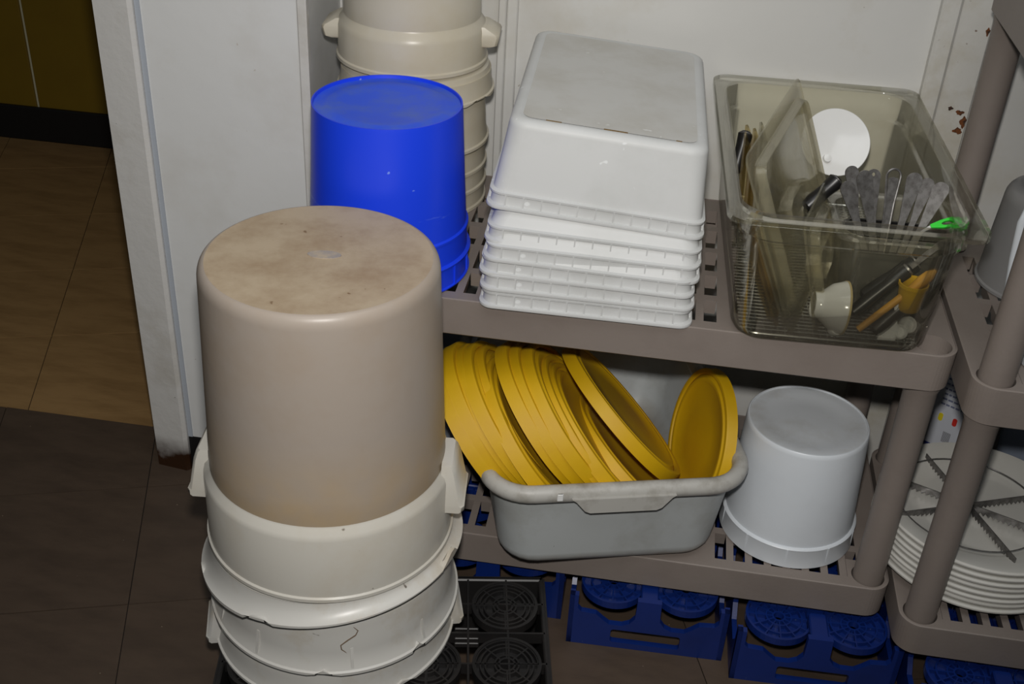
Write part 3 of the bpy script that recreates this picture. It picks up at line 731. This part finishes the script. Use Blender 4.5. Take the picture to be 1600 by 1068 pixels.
# steel spreaders
def spreader(label, top, bot, w, hole=False, loop=False):
    top, bot = Vector(top), Vector(bot)
    ax = (top-bot); Ln = ax.length; ax.normalize()
    view = ((CAM-top).normalized() + Vector((.35,.1,.35))).normalized(); nz = (view - ax*view.dot(ax)).normalized(); ay = nz.cross(ax)
    w = w*1.15
    t = thing('steel_spreader', label, 'utensil', bot, group='steel utensils standing in the small pan', rot=Matrix((ax,ay,nz)).transposed())
    out = [(0,-.0045),(Ln*.45,-w*.42),(Ln*.75,-w*.8),(Ln-w,-w)] + [(Ln-w+w*math.cos(a),w*math.sin(a)) for a in [(-PI/2)+PI*i/10 for i in range(1,10)]] + [(Ln-w,w),(Ln*.75,w*.8),(Ln*.45,w*.42),(0,.0045)]
    if loop:
        pts = [(0,-.003,0),(Ln*.6,-w*.6,0),(Ln-w,-w,0)] + [(Ln-w+w*math.cos(a),w*math.sin(a),0) for a in [(-PI/2)+PI*i/8 for i in range(1,8)]] + [(Ln-w,w,0),(Ln*.6,w*.6,0),(0,.003,0)]
        MB().tube(pts,.0017,8).build('handle', M['steel'], t)
        MB().plate([(.0,-.002),(Ln-w*1.3,-w*.7),(Ln-w*1.1,0),(Ln-w*1.3,w*.7),(0,.002)],[],.001).build('web', M['steel'], t, False)
    else:
        MB().plate(out, [circ2(w*.28,Ln-w*.75,0,12)] if hole else [], .0024).build('handle', M['steel'], t, True, 30)
    MB().plate([(.002,-.005),(-.05,-.012),(-.075,-.012),(-.078,0),(-.075,.012),(-.05,.012),(.002,.005)],[],.0012).build('blade', M['steel'], t, False)
    return t
sp = [('dark steel utensil handle at the far left back of small pan',(-.186,.155,.797),(-.160,.110,.690),.0085,0,0),
      ('broad dark steel handle leaning furthest left in the small pan',(-.1955,.118,.789),(-.150,.086,.690),.0095,0,0),
      ('longest broad steel handle crossing in front, second from left in small pan',(-.1765,.112,.810),(-.138,.082,.690),.0100,0,0),
      ('pale steel handle with a hanging hole behind the longest one',(-.1560,.152,.797),(-.140,.115,.690),.0085,1,0),
      ('looped wire steel handle upright in the middle of the small pan',(-.1300,.140,.805),(-.128,.105,.690),.0085,0,1),
      ('broad scratched steel handle right of the looped wire one',(-.1020,.135,.805),(-.1175,.095,.690),.0095,0,0),
      ('dark slim steel handle second from right in the small pan',(-.0820,.140,.797),(-.1060,.100,.690),.0080,0,0),
      ('shiny bright steel handle leaning furthest right in the small pan',(-.0640,.130,.797),(-.1000,.090,.690),.0095,0,0)]
for l, a, b_, w_, ho, lo in sp: spreader(l, a, b_, w_, ho, lo)
# green handle
t = thing('green_scoop', 'lime green plastic handle tip at the right of the small pan', 'utensil', (-.0545,.088,.757), rot=axisrot((-.1,-.6,.8)) @ Matrix.Rotation(math.radians(25),3,'Z'))
MB().plate([(x*1.0,y) for x,y in [(-.030,-.003),(-.012,-.007),(.006,-.0085),(.016,-.006),(.019,0),(.016,.006),(.006,.0085),(-.012,.007),(-.030,.003)]],[[(-.004+.009*math.cos(2*PI*i/14),.0035*math.sin(2*PI*i/14)) for i in range(14)]],.005).build('handle', M['green'], t, True, 30)
t.scale = (.85,.85,.85)
MB().tube([(-.029,0,.002),(-.042,0,-.010)],[.003,.0022],8).build('shaft', M['white_cer'], t)
# bamboo spoon, yellow cup, white cup, black handles in front of the small pan
t = thing('wooden_spoon', 'small bamboo spoon lying diagonally behind the front of clear pan', 'spoon', PL(.203,.050,.628), rot=axisrot((-.05,-.95,.3)))
ang = math.radians(48)
q = Matrix.Rotation(ang,4,'Z')
MB().tube([(-.004,0,0),(.03,0,0),(.07,0,.0),(.088,0,0),(.100,0,0),(.112,0,0),(.122,0,0)],[.0045,.0050,.0052,.0062,.0082,.0075,.002],12,T=q).build('spoon', M['spoon'], t)
t = thing('yellow_cup', 'little yellow cup tucked behind the bamboo spoon tip', 'cup', PL(.262,.066,.655), PR)
MB().lathe([(0,0),(.014,0),(.0155,.002),(.0185,.040),(.0175,.040),(.0145,.003),(0,.003)],32).build('cup', M['yellow'], t)
MB().lathe([(.0180,.036),(.0198,.036),(.0198,.041),(.0180,.041)],32,closed=True).build('rim', M['yellow'], t)
t = thing('white_ramekin', 'small white footed cup lying on its side in the clear pan', 'cup', PL(.138,.070,.6465), rot=axisrot((1,.08,-.06)))
MB().lathe([(0,.002),(.016,.002),(.0175,0),(.0185,.001),(.0185,.009),(.021,.012),(.031,.024),(.0365,.040),(.0368,.043),(.0355,.0425),(.0300,.026),(.018,.014),(0,.012)],56).build('cup', M['white_cer'], t)
MB().lathe([(.0366,.0405),(.0372,.0405),(.0372,.0432),(.0366,.0432)],56,closed=True).build('rim_band', mat('tan_rim',(200,180,130),.4), t)
def grip(label, a, b_, r, name='kitchen_utensil', blade=True):
    a, b_ = Vector(a), Vector(b_); d = b_-a; Ln = d.length
    t = thing(name, label, 'utensil', a, group='black utensil handles in the clear pan', rot=axisrot(d, Vector((.3,.9,.1))))
    MB().tube([(0,0,0),(0,0,.004),(0,0,Ln*.25),(0,0,Ln*.6),(0,0,Ln*.92),(0,0,Ln)],[r*.5,r*.9,r,r*.86,r*1.05,r*.5],14).build('grip', M['black_pl'], t)
    MB().lathe([(r*.35,Ln-.006),(r*.9,Ln-.006),(r*.9,Ln-.003),(r*.35,Ln-.003)],14,closed=True).build('collar', M['steel'], t)
    if blade: MB().plate([(-.0035,0),(.0035,0),(.004,.05),(0,.058),(-.004,.05)],[],.0015,T3((0,.0007,Ln),PI/2)).build('blade', M['steel'], t, False)
grip('black handle slanting behind the white ends, left of the bamboo spoon', PL(.190,.064,.640), PL(.258,.085,.708), .0100)
grip('thick black handle lying under the bamboo spoon', PL(.222,.056,.620), PL(.268,.072,.672), .0120)
grip('black handle low at the right behind the bamboo spoon', PL(.205,.085,.655), PL(.270,.100,.712), .0120)
grip('black handle tip showing at the left wall of clear pan', PL(.036,.33,.715), PL(.047,.36,.772), .0110, blade=False)
grip('black handle behind the large cover near the saucer', PL(.130,.215,.720), PL(.172,.235,.762), .0120, blade=False)
for lab, p, r_ in (('white plastic cap lying right of the black handles in clear pan', PL(.258,.062,.620), .011), ('white plastic cap lying at the far right corner of clear pan', PL(.272,.080,.622), .012), ('white plastic cap lying beside the white cup in clear pan', PL(.172,.058,.617), .009)):
    t = thing('plastic_cap', lab, 'cap', p, rot=axisrot((.3,-.7,.6)), group='white caps in the clear pan')  # small loose white plastic cap
    MB().lathe([(0,-.006),(r_*.9,-.006),(r_,-.004),(r_,.004),(r_*.9,.006),(r_*.7,.006),(r_*.65,.002),(0,.002)],28).build('cap', M['white_cer'], t)
t = thing('plastic_tag', 'white plastic scraper blade standing in front of the black handle', 'scraper', PL(.240,.052,.612), rot=axisrot((.1,-.95,.2)))
MB().plate([(-.012,0),(.012,0),(.015,.010),(.010,.032),(.004,.040),(-.004,.018)],[],.002).build('blade', M['white_cer'], t, False)
MB().tube([(.004,.036,.001),(.010,.060,.001)],[.003,.003],8).build('shank', M['white_cer'], t)

# ------------------------------------------------------------------ plates and the wedge cutter on the right shelf
PXY = (.118,.122)
pl_src = None; nP = 8
for i in range(nP):
    lab = 'white plate under the steel wedge cutter, topmost of the stack' if i == nP-1 else ('white plate at the very bottom of the stack on the right shelf' if i == 0 else f'white plate, {ORD[i]} from the bottom of the stack')
    t = tag(bpy.data.objects.new('dinner_plate', None), lab, 'plate', 'stacked white plates'); link(t); t.location = (PXY[0]+random.uniform(-.0015,.0015),PXY[1]+random.uniform(-.0015,.0015),ZA+.0018+i*.0106)
    if pl_src is None:
        pl_src = [MB().lathe([(0,.003),(.085,.003),(.088,0),(.094,0),(.097,.003),(.112,.008),(.140,.0135),(.1555,.0165),(.1585,.0185),(.1590,.0215),(.1570,.0245),(.1530,.0240),(.138,.0195),(.112,.0140),(.098,.0085),(.09,.0075),(0,.0075)],88).build('dish', M['plate'], t)]
    else:
        for o in pl_src: copy_obj(o, t)
zt = ZA+.0018+(nP-1)*.0106+.0105
t = thing('wedge_cutter', 'steel wedge cutter with saw-toothed blades lying on the top plate', 'cutter', (.0965,.1165,zt), 0)
MB().lathe([(0,0),(.008,0),(.008,.013),(.004,.014),(0,.014)],16).build('hub', M['steel'], t)
bl_src = None
for k in range(8):
    Ln = .128; nt = 15; P = [(.006,.016)]
    P += [(Ln,.016),(Ln,.008)]
    for j in range(nt): x = Ln-(j+.0)*(Ln-.012)/nt; P += [(x-(Ln-.012)/nt*.25,.0015),(x-(Ln-.012)/nt*.95,.0075)]
    P.append((.006,.008))
    if bl_src is None: bl_src = MB().plate(P, [], .0012, T3((0,.0006,0),PI/2)).build('blade', M['steel'], t, False); o = bl_src
    else: o = share('blade', bl_src, t)
    o.rotation_euler = (0,0,2*PI*k/8 + math.radians(22))
MB().tube([(.112*math.cos(2*PI*i/60),.112*math.sin(2*PI*i/60),.016) for i in range(60)],.0011,6,closed=True).build('ring', M['steel'], t)
# printed box and blue-grey pan behind
a = Vector((.106,.4324)); d = Vector((.0396,-.0327)).normalized(); rz = math.atan2(d.y,d.x)
t = thing('printed_box', 'white carton with small print and coloured dots behind the plates', 'box', (.100,.384,ZA+.0012), 0)
rz = math.radians(-32)
t.location = (.092,.400,ZA+.0012)
t.rotation_euler = (0,0,rz)
MB().bbox((-.02,0,.003),(.085,.035,.205),.001).build('carton', M['box'], t, False)
MB().bbox((-.0195,-.0006,.003),(.0845,.001,.011),.0002).build('band', M['navy'], t, False)
for k in range(7):
    x0 = .006+.001*(k % 3); x1 = .050-.006*(k % 2)
    b = MB(); x = x0
    while x < x1: wd = random.uniform(.004,.009); b.box((x,-.0005,.098+k*.0105),(min(x+wd,x1),.0005,.1015+k*.0105)); x += wd+.0018
    b.build('print_line', M['ink'], t, False)['kind'] = 'stuff'
for x, m_ in ((.012,'ink_y'),(.038,'ink_r')):
    MB().plate(rr2(.008,.016,.0038,x,.072),[],.0008,T3((0,0.0,0),PI/2)).build('colour_dot', M[m_], t, False)
b = MB()
for k in range(9): b.box((.024+k*.0016,-.0005,.024),(.0248+k*.0016,.0005,.046))
b.build('barcode', M['ink_g'], t, False)['kind'] = 'stuff'
t = thing('steam_pan', 'blue grey plastic pan standing behind the plates at the right edge', 'pan', (.290,.372,ZA+.0012), math.radians(-40))
wi, di, hh = .150,.10,.205
L = [rr(wi-.012,di-.012,.02,0), rr(wi-.004,di-.004,.024,.004), rr(wi,di,.026,.02), rr(wi+.02,di+.02,.03,hh-.01), rr(wi+.034,di+.034,.03,hh-.008), rr(wi+.034,di+.034,.03,hh), rr(wi+.014,di+.014,.03,hh), rr(wi-.006,di-.006,.024,.02), rr(wi-.016,di-.016,.02,.004)]
MB().loft(L).build('shell', M['greypan'], t)
# smoky container and pitcher on the upper right shelf
t = thing('smoky_container', 'smoky grey upside-down round container on the upper right shelf', 'container', (.128,.245,ZB+.001))
h = .158
pr = [(.080,0),(.083,.001),(.083,.005),(.080,.007),(.076,.08),(.073,h-.025)] + [(.073-.018*(1-math.cos(PI/2*i/5)),h-.025+.022*math.sin(PI/2*i/5)) for i in range(1,6)] + [(.050,h-.003),(.046,h-.006),(0,h-.006),(0,h-.010),(.05,h-.010),(.069,h-.025),(.077,0)]
MB().lathe(pr,72).build('body', M['smoke'], t)
t = thing('white_pitcher', 'white plastic pitcher at right edge with only its handle showing', 'pitcher', (.108,.020,ZB+.001), 0)
MB().lathe([(0,0),(.045,0),(.047,.003),(.055,.20),(.057,.225),(.055,.225),(.052,.20),(.044,.005),(0,.005)],48).build('jug', M['pail'], t)
MB().tube([(-.048,.02,.195),(-.070,.02,.207),(-.084,.02,.206),(-.086,.02,.19),(-.083,.02,.14),(-.076,.02,.08),(-.060,.02,.045),(-.046,.02,.040)],[.007,.0075,.0075,.007,.0065,.0065,.006,.006],10).build('handle', M['pail'], t)
# slate bin at the back left of the lower shelf
t = thing('slate_bin', 'slate grey bin on the lower shelf behind the front containers', 'bin', (-.800,.285,ZA+.001))
L = [rr(.128,.238,.012,0), rr(.132,.242,.014,.004), rr(.150,.262,.016,.18), rr(.160,.272,.016,.182), rr(.160,.272,.016,.190), rr(.144,.256,.014,.190), rr(.128,.238,.012,.006)]
MB().loft(L).build('shell', M['greybin'], t)
